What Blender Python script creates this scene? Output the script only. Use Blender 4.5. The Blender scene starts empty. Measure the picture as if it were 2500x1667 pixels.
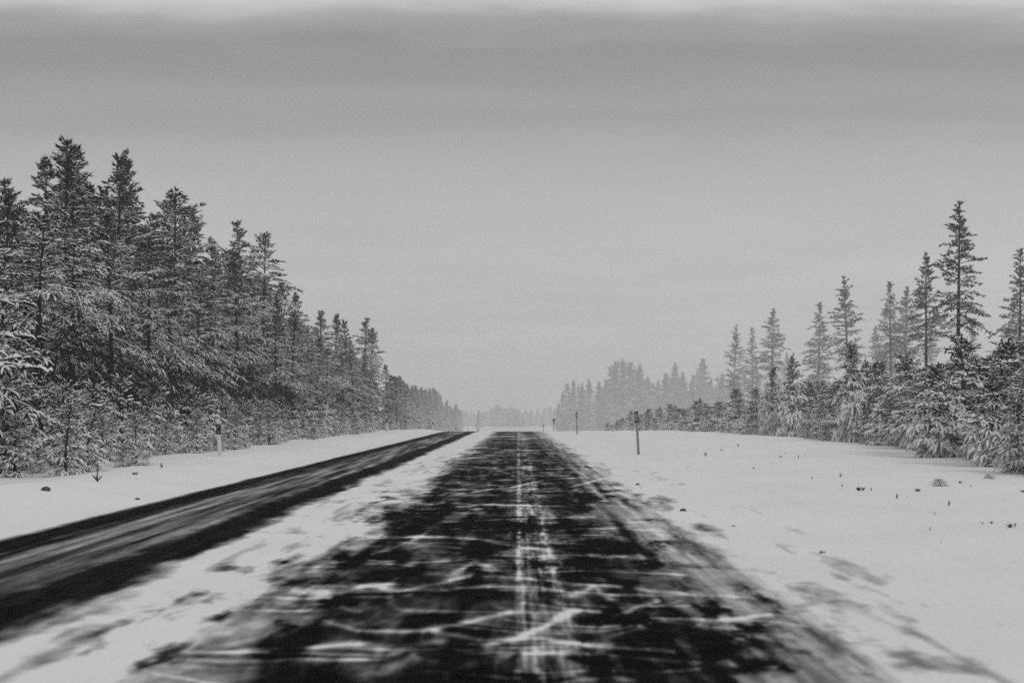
import bpy, math, random
import numpy as np
from mathutils import Vector

S = bpy.context.scene
COL = S.collection
EYE = 1.2                      # camera height above the road
FPX = 3472.0                   # focal length in pixels of the photograph (50 mm on 36 mm)
VX, HY = 1266.0, 1008.0        # vanishing point and horizon in the photograph

# ------------------------------------------------------------------ camera
cam_d = bpy.data.cameras.new('camera')
cam = bpy.data.objects.new('camera', cam_d); COL.objects.link(cam)
cam.location = (0, 0, EYE); cam.rotation_euler = (math.radians(90), 0, 0)
cam_d.lens = 50; cam_d.sensor_width = 36
cam_d.shift_x = -16 / 2500; cam_d.shift_y = 174.5 / 2500
cam_d.clip_start = 0.1; cam_d.clip_end = 6000
cam_d.dof.use_dof = True; cam_d.dof.focus_distance = 46; cam_d.dof.aperture_fstop = 2.6
S.camera = cam
S.render.resolution_x, S.render.resolution_y = 1024, 682

# ------------------------------------------------------------------ colour management and sampling
vs = S.view_settings
S.display_settings.display_device = 'sRGB'
vs.view_transform = 'Standard'; vs.look = 'None'; vs.gamma = 1.0; vs.exposure = 0.0; vs.use_curve_mapping = False
S.render.engine = 'CYCLES'
cy = S.cycles
cy.max_bounces = 5; cy.diffuse_bounces = 4; cy.glossy_bounces = 1; cy.volume_bounces = 1
cy.transmission_bounces = 1; cy.transparent_max_bounces = 4
cy.caustics_reflective = False; cy.caustics_refractive = False
cy.use_adaptive_sampling = True; cy.adaptive_threshold = 0.015
cy.use_denoising = False
cy.sample_clamp_indirect = 4

# ------------------------------------------------------------------ world: overcast, grey, banded cloud
SUN_EL, SUN_AZ = math.radians(32), math.radians(160)
W = bpy.data.worlds.new('World'); S.world = W; W.use_nodes = True
nt = W.node_tree; N = nt.nodes; Lk = nt.links; N.clear()
def nn(t, **kw):
    n = N.new(t)
    for k, v in kw.items(): setattr(n, k, v)
    return n
def wmath(op, a, b=None, c=None):
    n = nn('ShaderNodeMath', operation=op)
    for i, v in enumerate((a, b, c)):
        if v is None: continue
        if isinstance(v, (int, float)): n.inputs[i].default_value = v
        else: Lk.new(v, n.inputs[i])
    return n.outputs[0]
out = nn('ShaderNodeOutputWorld'); bg = nn('ShaderNodeBackground'); bg.inputs[1].default_value = 0.1
sky = nn('ShaderNodeTexSky', sky_type='NISHITA'); sky.sun_disc = False
sky.sun_elevation = SUN_EL; sky.sun_rotation = SUN_AZ; sky.air_density = 1.5; sky.dust_density = 4.0
bw = nn('ShaderNodeRGBToBW'); Lk.new(sky.outputs[0], bw.inputs[0])
tc = nn('ShaderNodeTexCoord'); sep = nn('ShaderNodeSeparateXYZ'); Lk.new(tc.outputs['Generated'], sep.inputs[0])
# the cloud deck is a flat layer: its pattern is laid out on a plane and seen foreshortened towards the horizon
zc = wmath('MAXIMUM', sep.outputs['Z'], 0.0)
inv = wmath('DIVIDE', 1.0, wmath('ADD', zc, 0.05))
px_ = wmath('MULTIPLY', sep.outputs['X'], inv); py_ = wmath('MULTIPLY', sep.outputs['Y'], inv)
def deck(sx, sy, scale, detail, rough=.5, off=0.0):
    c = nn('ShaderNodeCombineXYZ'); Lk.new(wmath('MULTIPLY', px_, sx), c.inputs[0]); Lk.new(wmath('MULTIPLY', py_, sy), c.inputs[1]); c.inputs[2].default_value = off
    t = nn('ShaderNodeTexNoise'); t.inputs['Scale'].default_value = scale; t.inputs['Detail'].default_value = detail; t.inputs['Roughness'].default_value = rough
    Lk.new(c.outputs[0], t.inputs['Vector']); return t.outputs['Fac']
n_big = deck(.55, .5, 1.0, 3, .5, .35)
n_mid = deck(.85, 1.5, 1.6, 6, .55, 2.6)
yy = wmath('SQRT', wmath('ADD', wmath('MULTIPLY', sep.outputs['Y'], sep.outputs['Y']), wmath('MULTIPLY', wmath('MULTIPLY', sep.outputs['X'], sep.outputs['X']), .35)))
el = wmath('DIVIDE', zc, wmath('MAXIMUM', wmath('ADD', yy, wmath('MULTIPLY', zc, .1)), .05))
zz = wmath('ADD', el, wmath('MULTIPLY', wmath('SUBTRACT', n_big, 0.5), 0.075))
zz = wmath('ADD', zz, wmath('MULTIPLY', wmath('SUBTRACT', n_mid, 0.5), 0.06))
ramp = nn('ShaderNodeValToRGB'); Lk.new(wmath('MULTIPLY', zz, 0.5), ramp.inputs[0])
# tangent of the elevation -> luminance of the overcast (the ramp runs over twice its position)
stops = [(0.0, .53), (.115, .515), (.150, .475), (.175, .42), (.198, .335), (.215, .345), (.236, .275), (.252, .268),
         (.259, .31), (.266, .33), (.275, .40), (.286, .60), (.312, .56), (.36, .45), (.45, .47), (.60, .49), (1.0, .54)]
cr = ramp.color_ramp
while len(cr.elements) < len(stops): cr.elements.new(0.5)
for e, (p, v) in zip(cr.elements, stops): e.position = p * .5; e.color = (v, v, v, 1)
cloud = wmath('MULTIPLY', ramp.outputs[0], wmath('ADD', 0.66, wmath('ADD', wmath('MULTIPLY', n_mid, 0.22), wmath('MULTIPLY', n_big, 0.46))))
tot = wmath('ADD', wmath('MULTIPLY', cloud, 9.7), wmath('MULTIPLY', wmath('MINIMUM', bw.outputs[0], 6.0), 0.06))
Lk.new(tot, bg.inputs[0]); Lk.new(bg.outputs[0], out.inputs[0])

sun_d = bpy.data.lights.new('sun', 'SUN'); sun_d.energy = 0.8; sun_d.angle = math.radians(14); sun_d.color = (1, 1, 1)
sun = bpy.data.objects.new('sun', sun_d); COL.objects.link(sun)
sdir = Vector((math.sin(SUN_AZ) * math.cos(SUN_EL), math.cos(SUN_AZ) * math.cos(SUN_EL), math.sin(SUN_EL)))
sun.rotation_euler = sdir.to_track_quat('Z', 'Y').to_euler(); sun.location = (0, -30, 60)

# ------------------------------------------------------------------ small helpers
rnd = random.Random(7)
def smooth(a, b, x):
    t = np.clip((np.asarray(x, float) - a) / (b - a), 0, 1); return t * t * (3 - 2 * t)
def hash2(ix, iy, seed):
    h = (ix.astype(np.int64) * 374761393 + iy.astype(np.int64) * 668265263 + seed * 974711) & 0x7fffffff
    h = ((h ^ (h >> 13)) * 1274126177) & 0x7fffffff
    return ((h ^ (h >> 16)) & 0xffff) / 65535.0
def vnoise(x, y, seed=0):
    x = np.asarray(x, float); y = np.asarray(y, float)
    ix = np.floor(x); iy = np.floor(y); fx = x - ix; fy = y - iy
    fx = fx * fx * (3 - 2 * fx); fy = fy * fy * (3 - 2 * fy)
    a = hash2(ix, iy, seed); b = hash2(ix + 1, iy, seed); c = hash2(ix, iy + 1, seed); d = hash2(ix + 1, iy + 1, seed)
    return a + (b - a) * fx + (c - a) * fy + (a - b - c + d) * fx * fy
def fbm(x, y, seed=0, o=4, g=0.5):
    s = 0; a = 1; t = 0
    for i in range(o):
        s = s + a * vnoise(x * 2 ** i + 17.3 * i, y * 2 ** i - 9.1 * i, seed + i); t += a; a *= g
    return s / t

def terrain(x, y):
    """ground height: level to 85 m, over a crest, down into a shallow valley; low banks beside the road"""
    x = np.asarray(x, float); y = np.asarray(y, float)
    s = np.clip(y - 85, 0, None)
    k = 0.000432; sl = 23.0
    z = np.where(s < sl, -k * s * s, -k * sl * sl - 2 * k * sl * (s - sl))
    e = np.clip(y - 560, 0, 100)
    z = np.where(y > 560, -k * sl * sl - 2 * k * sl * (560 - 85 - sl) - 2 * k * sl * (e - e * e / 200), z)
    off = np.maximum(smooth(-5.2, -6.2, x), smooth(2.2, 4.0, x))
    bank = 0.16 * smooth(-5.2, -6.6, x) * (0.6 + 0.8 * fbm(x * .3, y * .06, 5)) - 0.10 * smooth(-7.0, -8.6, x)
    bank = bank + 0.05 * smooth(1.5, 9.0, x)
    rough = off * (0.11 * (fbm(x * .9, y * .7, 11, 5) - .5) + 0.16 * (fbm(x * .16, y * .13, 12) - .5))
    return z + bank + rough
def gz(x, y): return float(terrain(np.array([x]), np.array([y]))[0])
def X(px, d): return (px - VX) * d / FPX
def Z(py, d): return EYE + (HY - py) * d / FPX

class Geo:
    def __init__(s): s.v = []; s.q = []; s.t = []; s.qm = []; s.tm = []; s.ld = []; s.n = 0; s.qs = []; s.ts = []
    def verts(s, a, load=0.0):
        a = np.asarray(a, float).reshape(-1, 3); b = s.n; s.v.append(a); s.n += len(a)
        l = np.asarray(load, float); s.ld.append(np.full(len(a), float(l)) if l.ndim == 0 else l.reshape(-1)); return b
    def quads(s, f, m=0, sm=True): f = np.asarray(f, int).reshape(-1, 4); s.q.append(f); s.qm.append(np.full(len(f), m)); s.qs.append(np.full(len(f), sm))
    def tris(s, f, m=0, sm=True): f = np.asarray(f, int).reshape(-1, 3); s.t.append(f); s.tm.append(np.full(len(f), m)); s.ts.append(np.full(len(f), sm))
    def mesh(s, name, mats, attr='snow_load'):
        me = bpy.data.meshes.new(name)
        V = np.concatenate(s.v) if s.v else np.zeros((0, 3))
        q = np.concatenate(s.q) if s.q else np.zeros((0, 4), int); t = np.concatenate(s.t) if s.t else np.zeros((0, 3), int)
        me.vertices.add(len(V)); me.vertices.foreach_set('co', V.astype(np.float32).ravel())
        nl = q.size + t.size; me.loops.add(nl)
        me.loops.foreach_set('vertex_index', np.concatenate([q.ravel(), t.ravel()]).astype(np.int32))
        npoly = len(q) + len(t); me.polygons.add(npoly)
        st = np.concatenate([np.arange(len(q)) * 4, q.size + np.arange(len(t)) * 3]).astype(np.int32)
        me.polygons.foreach_set('loop_start', st)
        mi = np.concatenate(s.qm + s.tm).astype(np.int32); me.polygons.foreach_set('material_index', mi)
        me.polygons.foreach_set('use_smooth', np.concatenate(s.qs + s.ts).astype(bool))
        for m in mats: me.materials.append(m)
        a = me.attributes.new(attr, 'FLOAT', 'POINT'); a.data.foreach_set('value', np.concatenate(s.ld).astype(np.float32))
        me.update(calc_edges=True); me.validate(); return me

def unit(a): return a / np.maximum(np.linalg.norm(a, axis=-1, keepdims=True), 1e-9)
def tubes(g, P, R, sides, load, mat=0, bulge=0.0, jit=0.0, rs=None):
    """many tapered tubes at once; P (n,k,3), R (n,k)"""
    n, k, _ = P.shape
    T = np.gradient(P, axis=1); T = unit(T)
    up = np.array([0, 0, 1.0]); U = np.cross(T, up); bad = np.linalg.norm(U, axis=-1) < 0.05
    U[bad] = np.array([1.0, 0, 0]); U = unit(U); Vv = np.cross(U, T)
    th = np.arange(sides) * 2 * np.pi / sides + np.pi / 2
    c, s_ = np.cos(th), np.sin(th)
    r = R[:, :, None] * np.ones(sides)
    if jit: r = r * (1 + jit * (rs.random(r.shape) - .5) * 2)
    off = r[..., None] * (c[None, None, :, None] * U[:, :, None] + s_[None, None, :, None] * Vv[:, :, None])
    if bulge is not None:
        b = np.asarray(bulge, float); b = b.reshape(-1, 1, 1) if b.ndim else b
        off[..., 2] = np.where(off[..., 2] > 0, off[..., 2] * (1 + b), off[..., 2])
    vv = P[:, :, None] + off
    l = np.asarray(load, float); l = np.broadcast_to(l.reshape(-1, 1, 1) if l.ndim == 1 else l, (n, k, sides))
    b0 = g.verts(vv, l.ravel())
    i = np.arange(n)[:, None, None] * k * sides + np.arange(k - 1)[None, :, None] * sides
    j = np.arange(sides)[None, None, :]; j2 = (j + 1) % sides
    g.quads(b0 + np.stack([i + j, i + sides + j, i + sides + j2, i + j2], -1), mat)

# ------------------------------------------------------------------ materials (neutral greys: the place is photographed in black and white)
class Rough:                                   # a plain diffuse surface with the sockets the builders below ask for
    def __init__(s, n): s.inputs = {'Base Color': n.inputs['Color'], 'Roughness': n.inputs['Roughness'], 'Normal': n.inputs['Normal']}
def mat(name, rough=False):
    m = bpy.data.materials.new(name); m.use_nodes = True; t = m.node_tree; t.nodes.clear()
    o = t.nodes.new('ShaderNodeOutputMaterial')
    if rough:
        n = t.nodes.new('ShaderNodeBsdfDiffuse'); t.links.new(n.outputs[0], o.inputs[0]); n.inputs['Roughness'].default_value = .4; return m, t, Rough(n)
    b = t.nodes.new('ShaderNodeBsdfPrincipled'); t.links.new(b.outputs[0], o.inputs[0])
    b.inputs['Roughness'].default_value = .85; b.inputs['Specular IOR Level'].default_value = .15
    return m, t, b
def tmath(t, op, a, b=None, clamp=False):
    n = t.nodes.new('ShaderNodeMath'); n.operation = op; n.use_clamp = clamp
    for i, v in enumerate((a, b)):
        if v is None: continue
        if isinstance(v, (int, float)): n.inputs[i].default_value = v
        else: t.links.new(v, n.inputs[i])
    return n.outputs[0]
def tnoise(t, scale, detail=3, rough=.5, sc=(1, 1, 1), rot=0, coord='Object'):
    c = t.nodes.new('ShaderNodeTexCoord'); m = t.nodes.new('ShaderNodeMapping'); m.inputs['Scale'].default_value = sc
    m.inputs['Rotation'].default_value = (0, 0, rot)
    t.links.new(c.outputs[coord], m.inputs[0]); n = t.nodes.new('ShaderNodeTexNoise')
    n.inputs['Scale'].default_value = scale; n.inputs['Detail'].default_value = detail; n.inputs['Roughness'].default_value = rough
    t.links.new(m.outputs[0], n.inputs['Vector']); return n.outputs['Fac']
def mixc(t, f, a, b):
    n = t.nodes.new('ShaderNodeMix'); n.data_type = 'RGBA'; t.links.new(f, n.inputs[0])
    for i, v in ((6, a), (7, b)):
        if isinstance(v, (int, float)): n.inputs[i].default_value = (v, v, v, 1)
        else: t.links.new(v, n.inputs[i])
    return n.outputs[2]
def sstep(t, x, a, b):
    n = t.nodes.new('ShaderNodeMapRange'); n.interpolation_type = 'SMOOTHSTEP'; t.links.new(x, n.inputs[0])
    n.inputs[1].default_value = a; n.inputs[2].default_value = b; return n.outputs[0]
def vary(t, lo, hi, scale, detail=3):
    n = tnoise(t, scale, detail); m = t.nodes.new('ShaderNodeMapRange'); t.links.new(n, m.inputs[0])
    m.inputs[1].default_value = .3; m.inputs[2].default_value = .7; m.inputs[3].default_value = lo; m.inputs[4].default_value = hi
    return m.outputs[0]
def bump(t, b, h, dist, strength=1.0):
    n = t.nodes.new('ShaderNodeBump'); n.inputs['Strength'].default_value = strength; n.inputs['Distance'].default_value = dist
    t.links.new(h, n.inputs['Height']); t.links.new(n.outputs[0], b.inputs['Normal'])

SNOW = 0.80
def snow_on(name, lo, hi, nscale, cov=0.0, soft=.22, noise_amp=.9, clumpy=1.5, nlow=1.7):
    """a dark material that carries snow on the faces turned to the sky, as much as the piece is loaded"""
    m, t, b = mat(name, True)
    g = t.nodes.new('ShaderNodeNewGeometry'); s = t.nodes.new('ShaderNodeSeparateXYZ'); t.links.new(g.outputs['Normal'], s.inputs[0])
    a = t.nodes.new('ShaderNodeAttribute'); a.attribute_name = 'snow_load'
    n = tnoise(t, nscale, 3, .6)
    v = tmath(t, 'ADD', s.outputs['Z'], tmath(t, 'MULTIPLY', tmath(t, 'SUBTRACT', a.outputs['Fac'], .5), 1.8))
    v = tmath(t, 'ADD', v, tmath(t, 'MULTIPLY', tmath(t, 'SUBTRACT', n, .5), noise_amp))
    n2 = tnoise(t, nlow, 3, .55)
    v = tmath(t, 'ADD', v, tmath(t, 'MULTIPLY', tmath(t, 'SUBTRACT', n2, .5), clumpy))
    f = sstep(t, v, .30 - cov - soft, .30 - cov + soft)
    t.links.new(mixc(t, f, vary(t, lo, hi, nscale * 1.7), SNOW), b.inputs['Base Color'])
    return m
M_NEEDLE = snow_on('pine needles with snow', .008, .024, 12, soft=.16, clumpy=2.7, nlow=1.15)
M_FROST = snow_on('young pine needles under thick snow', .012, .03, 16, cov=.34, soft=.11, clumpy=1.6)
M_BARK = snow_on('pine bark with snow', .014, .035, 6, cov=-.05)
M_TRUNK = snow_on('pine trunk bark', .012, .034, 5, cov=-1.2)

def road_mat(name, lo, hi):
    m, t, b = mat(name, True)
    a = t.nodes.new('ShaderNodeAttribute'); a.attribute_name = 'snow_cover'
    fine = tnoise(t, 5, 6, .66, (1.5, .55, 1), .15)          # across the road, the way the wind drives it
    grit = tnoise(t, 45, 3, .7, (1, .35, 1))
    v = tmath(t, 'ADD', a.outputs['Fac'], tmath(t, 'MULTIPLY', tmath(t, 'SUBTRACT', fine, .5), .34))
    v = tmath(t, 'ADD', v, tmath(t, 'MULTIPLY', tmath(t, 'SUBTRACT', grit, .5), .20))
    f = tmath(t, 'POWER', tmath(t, 'MAXIMUM', tmath(t, 'MINIMUM', v, 1.0), .0), 2.3)   # a thin veil of snow covers little, a thick one all
    t.links.new(mixc(t, f, vary(t, lo, hi, 3, 6), mixc(t, vary(t, 0, 1, .35, 5), SNOW - .05, SNOW + .01)), b.inputs['Base Color'])
    h = tmath(t, 'ADD', tnoise(t, 1.6, 6, .6, (1, .45, 1)), tmath(t, 'MULTIPLY', tnoise(t, 22, 4, .65), .16))
    bump(t, b, h, .12, .6)
    return m
M_ROAD = road_mat('asphalt under blowing snow', .004, .012); M_FIELD = road_mat('snow over dark litter with painted forest shade', .01, .03)  # the field's dark base also carries the shade painted under the pines
def plain(name, lo, hi, scale, rough=.7, cov=None):
    m, t, b = mat(name); t.links.new(mixc(t, vary(t, 0, 1, scale, 4), lo, hi), b.inputs['Base Color']); b.inputs['Roughness'].default_value = rough; return m
M_WHITE = plain('weathered white post plastic', .55, .70, 14)
M_GREY = plain('rime covered grey post', .16, .34, 16)
M_BLACK = plain('black band plastic', .008, .02, 20, .5)
M_REFL = plain('grey reflector glass', .22, .34, 40, .3)
M_WEED = plain('dry dark stalks', .03, .08, 30)
M_STONE = plain('dark stone', .03, .08, 12)

# ------------------------------------------------------------------ object helpers
def tag(o, label=None, cat=None, group=None, kind=None):
    for k, v in (('label', label), ('category', cat), ('group', group), ('kind', kind)):
        if v: o[k] = v
    return o
def add(name, data, parent=None, loc=None):
    o = bpy.data.objects.new(name, data); COL.objects.link(o)
    if parent: o.parent = parent
    if loc is not None: o.location = loc
    return o

# ------------------------------------------------------------------ ground
def grid_mesh(name, xs, ys, zf, mats, attr, af=None):
    g = Geo(); XX, YY = np.meshgrid(xs, ys); ZZ = zf(XX, YY)
    b = g.verts(np.stack([XX, YY, ZZ], -1), (af(XX, YY) if af is not None else np.zeros(XX.shape)).ravel())
    nx, ny = len(xs), len(ys); i = np.arange(ny - 1)[:, None] * nx + np.arange(nx - 1)[None]
    g.quads(b + np.stack([i, i + 1, i + nx + 1, i + nx], -1), 0); return g.mesh(name, mats, attr)
ROAD_L, ROAD_R = -5.7, 3.6
def ground_z(x, y):
    under = smooth(ROAD_L - .02, ROAD_L + .15, x) * smooth(ROAD_R + .02, ROAD_R - .15, x)
    return terrain(x, y) - .05 * under * (y < 640)
def field_cover(x, y):
    c = np.full(x.shape, 1.22)
    p = fbm(x * 2.8 + .2 * y, y * 1.1, 91, 5, .6); q = fbm(x * .5, y * .3, 92, 3)
    c = c - .14 * smooth(.52, .80, p) * smooth(.40, .65, q) * smooth(11, 3, np.abs(x - 3)) * smooth(70, 10, y)
    c = c - .16 * smooth(.5, .8, fbm(x * 5, y * .45, 94, 4)) * smooth(9, 3, np.abs(x)) * smooth(70, 8, y)
    c = c - 1.05 * smooth(-11.0, -12.5, x + 1.2 * (fbm(x * .4, y * .4, 93) - .5)) * smooth(15, 22, y) * smooth(260, 200, y) * (x > -70)   # little snow under the pines; floor also painted dark to deepen the forest shade
    return c
gx = np.concatenate([np.geomspace(900, 42, 30) * -1, np.arange(-40, -12, 1.0), np.arange(-12, -5.8, .16), [-5.72, -5.55, -5.2, -3, 0, 2, 3.2, 3.45, 3.62],
                     np.arange(3.75, 17, .2), np.arange(17, 60, 1.2), np.geomspace(62, 900, 28)])
gy = np.concatenate([np.arange(-60, 4, 8), np.geomspace(4, 130, 300), np.geomspace(132, 1500, 90)])
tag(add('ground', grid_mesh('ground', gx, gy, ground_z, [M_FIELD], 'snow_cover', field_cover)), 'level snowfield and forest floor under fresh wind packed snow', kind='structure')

def seg_dist(px, py, a, b):
    ax, ay = a; bx, by = b; dx, dy = bx - ax, by - ay; L = dx * dx + dy * dy + 1e-9
    t = np.clip(((px - ax) * dx + (py - ay) * dy) / L, 0, 1)
    return np.hypot(px - ax - t * dx, py - ay - t * dy)
def gp(px, py):
    d = EYE * FPX / (py - HY); return (X(px, d), d)
# lines of drifting snow that lie on the bare asphalt (points on the road)
WISPS = [([(800, 1520), (880, 1537), (1030, 1540), (1090, 1530), (1250, 1490)], .05, .55),
         ([(1060, 1540), (1180, 1560), (1320, 1556), (1440, 1575), (1640, 1592)], .05, .6),
         ([(1190, 1575), (1290, 1545), (1360, 1510), (1410, 1495)], .07, .75),
         ([(1455, 1515), (1540, 1490), (1600, 1462)], .05, .55),
         ([(1595, 1495), (1585, 1530), (1500, 1550)], .05, .4),
         ([(880, 1445), (980, 1440), (1100, 1418), (1160, 1405), (1300, 1417), (1480, 1428), (1640, 1445), (1700, 1455)], .06, .5),
         ([(1110, 1400), (1160, 1370), (1210, 1398)], .10, .62), ([(1380, 1460), (1440, 1430), (1490, 1462)], .10, .55),
         ([(1000, 1310), (1140, 1315), (1280, 1335), (1420, 1352), (1560, 1360)], .10, .5),
         ([(920, 1350), (1000, 1322), (1050, 1295)], .09, .5),
         ([(1120, 1205), (1250, 1190), (1330, 1172), (1420, 1165)], .10, .6),
         ([(1100, 1195), (1220, 1196), (1380, 1192), (1480, 1166)], .09, .5),
         ([(1080, 1240), (1200, 1232), (1400, 1238)], .08, .5), ([(1050, 1275), (1250, 1268), (1450, 1262)], .07, .5),
         ([(760, 1590), (850, 1572), (960, 1590), (1080, 1565)], .09, .6), ([(900, 1640), (1000, 1610), (1060, 1625)], .12, .7),
         ([(700, 1440), (820, 1450), (900, 1430), (960, 1425)], .10, .6)]
WISPS = [([gp(*p) for p in pts], w * .42, s) for pts, w, s in WISPS]
rw = random.Random(77)
SNAKES = []                                # many faint threads of snow driven across the lane
for i in range(190):
    d0 = 6 * 18 ** (i / 190) * rw.uniform(.95, 1.05); x0 = rw.uniform(-1.5, 1.1); l = rw.uniform(.5, 1.6); sl = rw.gauss(-.12, .22) * (1 + .02 * d0); bend = rw.gauss(0, .12) * (1 + .03 * d0)
    SNAKES.append(([(x0 + l * (t - .5), d0 + sl * l * (t - .5) + bend * (2 * t - 1) ** 2 * l) for t in (0, .2, .4, .6, .8, 1)],
                   rw.uniform(.005, .012) * (1 + .05 * d0), rw.uniform(.14, .5)))
YW = 4.0                                   # the drifts lie thin across and long along the road
def cover(x, y):
    wv = 0.08 * (fbm(y * .55, y * 0 + 3, 21) - .5) + .04 * (fbm(y * 2.4, y * 0, 22) - .5)      # wandering edges
    xr = x + wv
    rag = (fbm(x * 4.2 + 3, y * 1.5, 31, 6, .6) - .5); rag2 = (fbm(x * 1.5 + 9, y * .5, 33, 3) - .5)
    c = np.ones_like(x)
    edge = .70 * rag + .30 * rag2
    far = smooth(14, 60, y)
    lane = smooth(-1.95, -1.08, xr + edge) * smooth(1.25, .70, xr + .6 * edge)
    strip = smooth(.70, .95, xr) * smooth(2.15, 1.15, xr + .8 * edge)
    t1 = smooth(-3.48, -3.20, xr + .35 * edge) * smooth(-2.55, -2.92, xr + .5 * edge)
    t2 = smooth(-5.00, -4.74, xr + .12 * edge) * smooth(-4.15, -4.55, xr + .35 * edge)
    mid = smooth(-4.7, -4.3, xr) * smooth(-3.1, -3.5, xr)
    tk = np.maximum(t1, t2)
    c = c - .93 * lane - .47 * strip * (1 - lane) - .95 * tk - .62 * mid * (1 - tk)
    st = fbm(x * 9.0 + .06 * y, y * .28, 41, 5, .62)         # streaks along the oncoming lane
    c = c + (st - .5) * 1.1 * smooth(-5.2, -4.6, x) * smooth(-2.4, -3.0, x) * (.35 + .65 * mid)
    c = c + (fbm(x * 11, y * .22, 42, 4) - .5) * .7 * strip * (1 - lane)     # ruts in the grey strip beside the lane
    # broken patches in the snow to both sides of the lane
    pt = fbm(x * 5.2 + .9 * rag, y * 1.6 + .25 * x + .9 * rag2, 51, 6, .62); p2 = fbm(x * .9, y * .6, 53, 3)
    side = smooth(-2.9, -1.7, x) * (x < 0) + smooth(2.9, 1.1, x) * (x > 0)
    c = c - smooth(.45, .82, pt) * smooth(.30, .64, p2) * .88 * side * smooth(75, 9, y)
    c = c - .34 * smooth(.44, .78, fbm(x * 5.5, y * .55, 55, 5, .62)) * (side > 0) * smooth(70, 8, y)
    # veils of snow blown across the lane, bent by the gusts
    wx = x + .9 * (fbm(x * .6, y * .5, 61) - .5); wy = y + .8 * (fbm(x * .9 + 8, y * .6, 62) - .5) - .12 * x
    veil = fbm(wx * 2.2, wy * 1.1, 63, 6, .60)
    rid = 1 - np.abs(2 * fbm(wx * 1.6 + 5, wy * .8, 64, 4) - 1)
    gate = smooth(.38, .65, fbm(x * .7, y * .45, 65))
    c = c + lane * (.085 + .70 * (veil - .46) + smooth(.88, 1.0, rid) * .20 * gate + .45 * (fbm(x * 8, y * 1.6, 68, 5, .66) - .5))
    rows = fbm(x * .3, y * (1.7 - .9 * far), 66, 5, .62)      # low drifts lying straight across
    c = c + lane * np.clip(rows - .50, 0, 1) * (.35 + 1.1 * far)
    # thin speckled lines dragged along the lane by the wheels
    spk = fbm(x * 30, y * 3.5, 72, 3, .6)
    for li, (sx, w, s) in enumerate(((.0, .013, .75), (.035, .011, .45), (.085, .012, .5), (.12, .010, .35), (.165, .013, .45), (.215, .012, .4), (.255, .014, .65), (.29, .012, .35), (.34, .02, .2), (-.10, .02, .16), (-.2, .03, .12), (.42, .03, .16))):
        q = fbm(y * .7, y * 0 + sx * 40, 71, 4, .6); ww = w * (1 + .05 * y)
        c = c + .60 * lane * s * (1 - (.75 if li % 4 else .35) * smooth(14, 50, y)) * np.exp(-((xr - .8 * wv - sx) / ww) ** 2) * smooth(.22, .60, q) * (.5 + .9 * smooth(.3, .7, spk))
    c = c + lane * .6 * np.exp(-((x - .13) / .20) ** 2) * (fbm(x * 16, y * 1.2, 75, 4, .62) - .40) * 1.0 * smooth(50, 12, y)
    for pts, w, s in WISPS + SNAKES:
        ext = 3 * w + .25; exty = ext * YW
        y0 = min(p[1] for p in pts) - exty; y1 = max(p[1] for p in pts) + exty; x0 = min(p[0] for p in pts) - ext; x1 = max(p[0] for p in pts) + ext
        r0, r1 = np.searchsorted(y[:, 0], [y0, y1]); c0, c1 = np.searchsorted(x[0], [x0, x1])
        if r1 <= r0 or c1 <= c0: continue
        xs_, ys_ = x[r0:r1, c0:c1], y[r0:r1, c0:c1]; dd = np.full(xs_.shape, 9.0)
        jx = xs_ + .08 * (fbm(xs_ * 4, ys_ * 1.5, 81, 3) - .5); jy = ys_ / YW + (.05 + .9 * w) * (fbm(xs_ * 2.6 + 9, ys_ * .9, 82, 3) - .5)
        L = len(pts) - 1
        for k, (a, b) in enumerate(zip(pts[:-1], pts[1:])): dd = np.minimum(dd, seg_dist(jx, jy, (a[0], a[1] / YW), (b[0], b[1] / YW)))
        c[r0:r1, c0:c1] += .92 * s * np.exp(-(dd / (w * (.5 + .9 * fbm(xs_ * 4, ys_ * 3, 83, 3)))) ** 2) * np.clip(.55 + .9 * (fbm(xs_ * 7, ys_ * 2, 84, 4, .6) - .3), 0, 1.1) * (1 - .6 * smooth(-1.3, -1.8, xs_)) * 1.05
    return np.clip(c * 1.18, .02, 1.3)
ry = [3.0]
while ry[-1] < 135: ry.append(ry[-1] + min(.7, max(.02, ry[-1] ** 2 / 1706 * .8)))
ry = np.array(list(np.arange(-40, 3.0, .25)) + ry + list(np.arange(138, 640, 7.0)))
rx = np.unique(np.round(np.concatenate([np.arange(ROAD_L, ROAD_R + .01, .06), np.arange(-2.2, 1.7, .024), np.arange(-.12, .45, .009), np.arange(-5.0, -2.6, .04)]), 3))
rx = rx[np.concatenate([[True], np.diff(rx) > .004])]
tag(add('road', grid_mesh('road', rx, ry, lambda x, y: terrain(x, y) + .004, [M_ROAD], 'snow_cover', cover)),
    'dark asphalt highway half buried under blowing snow', kind='structure')

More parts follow.
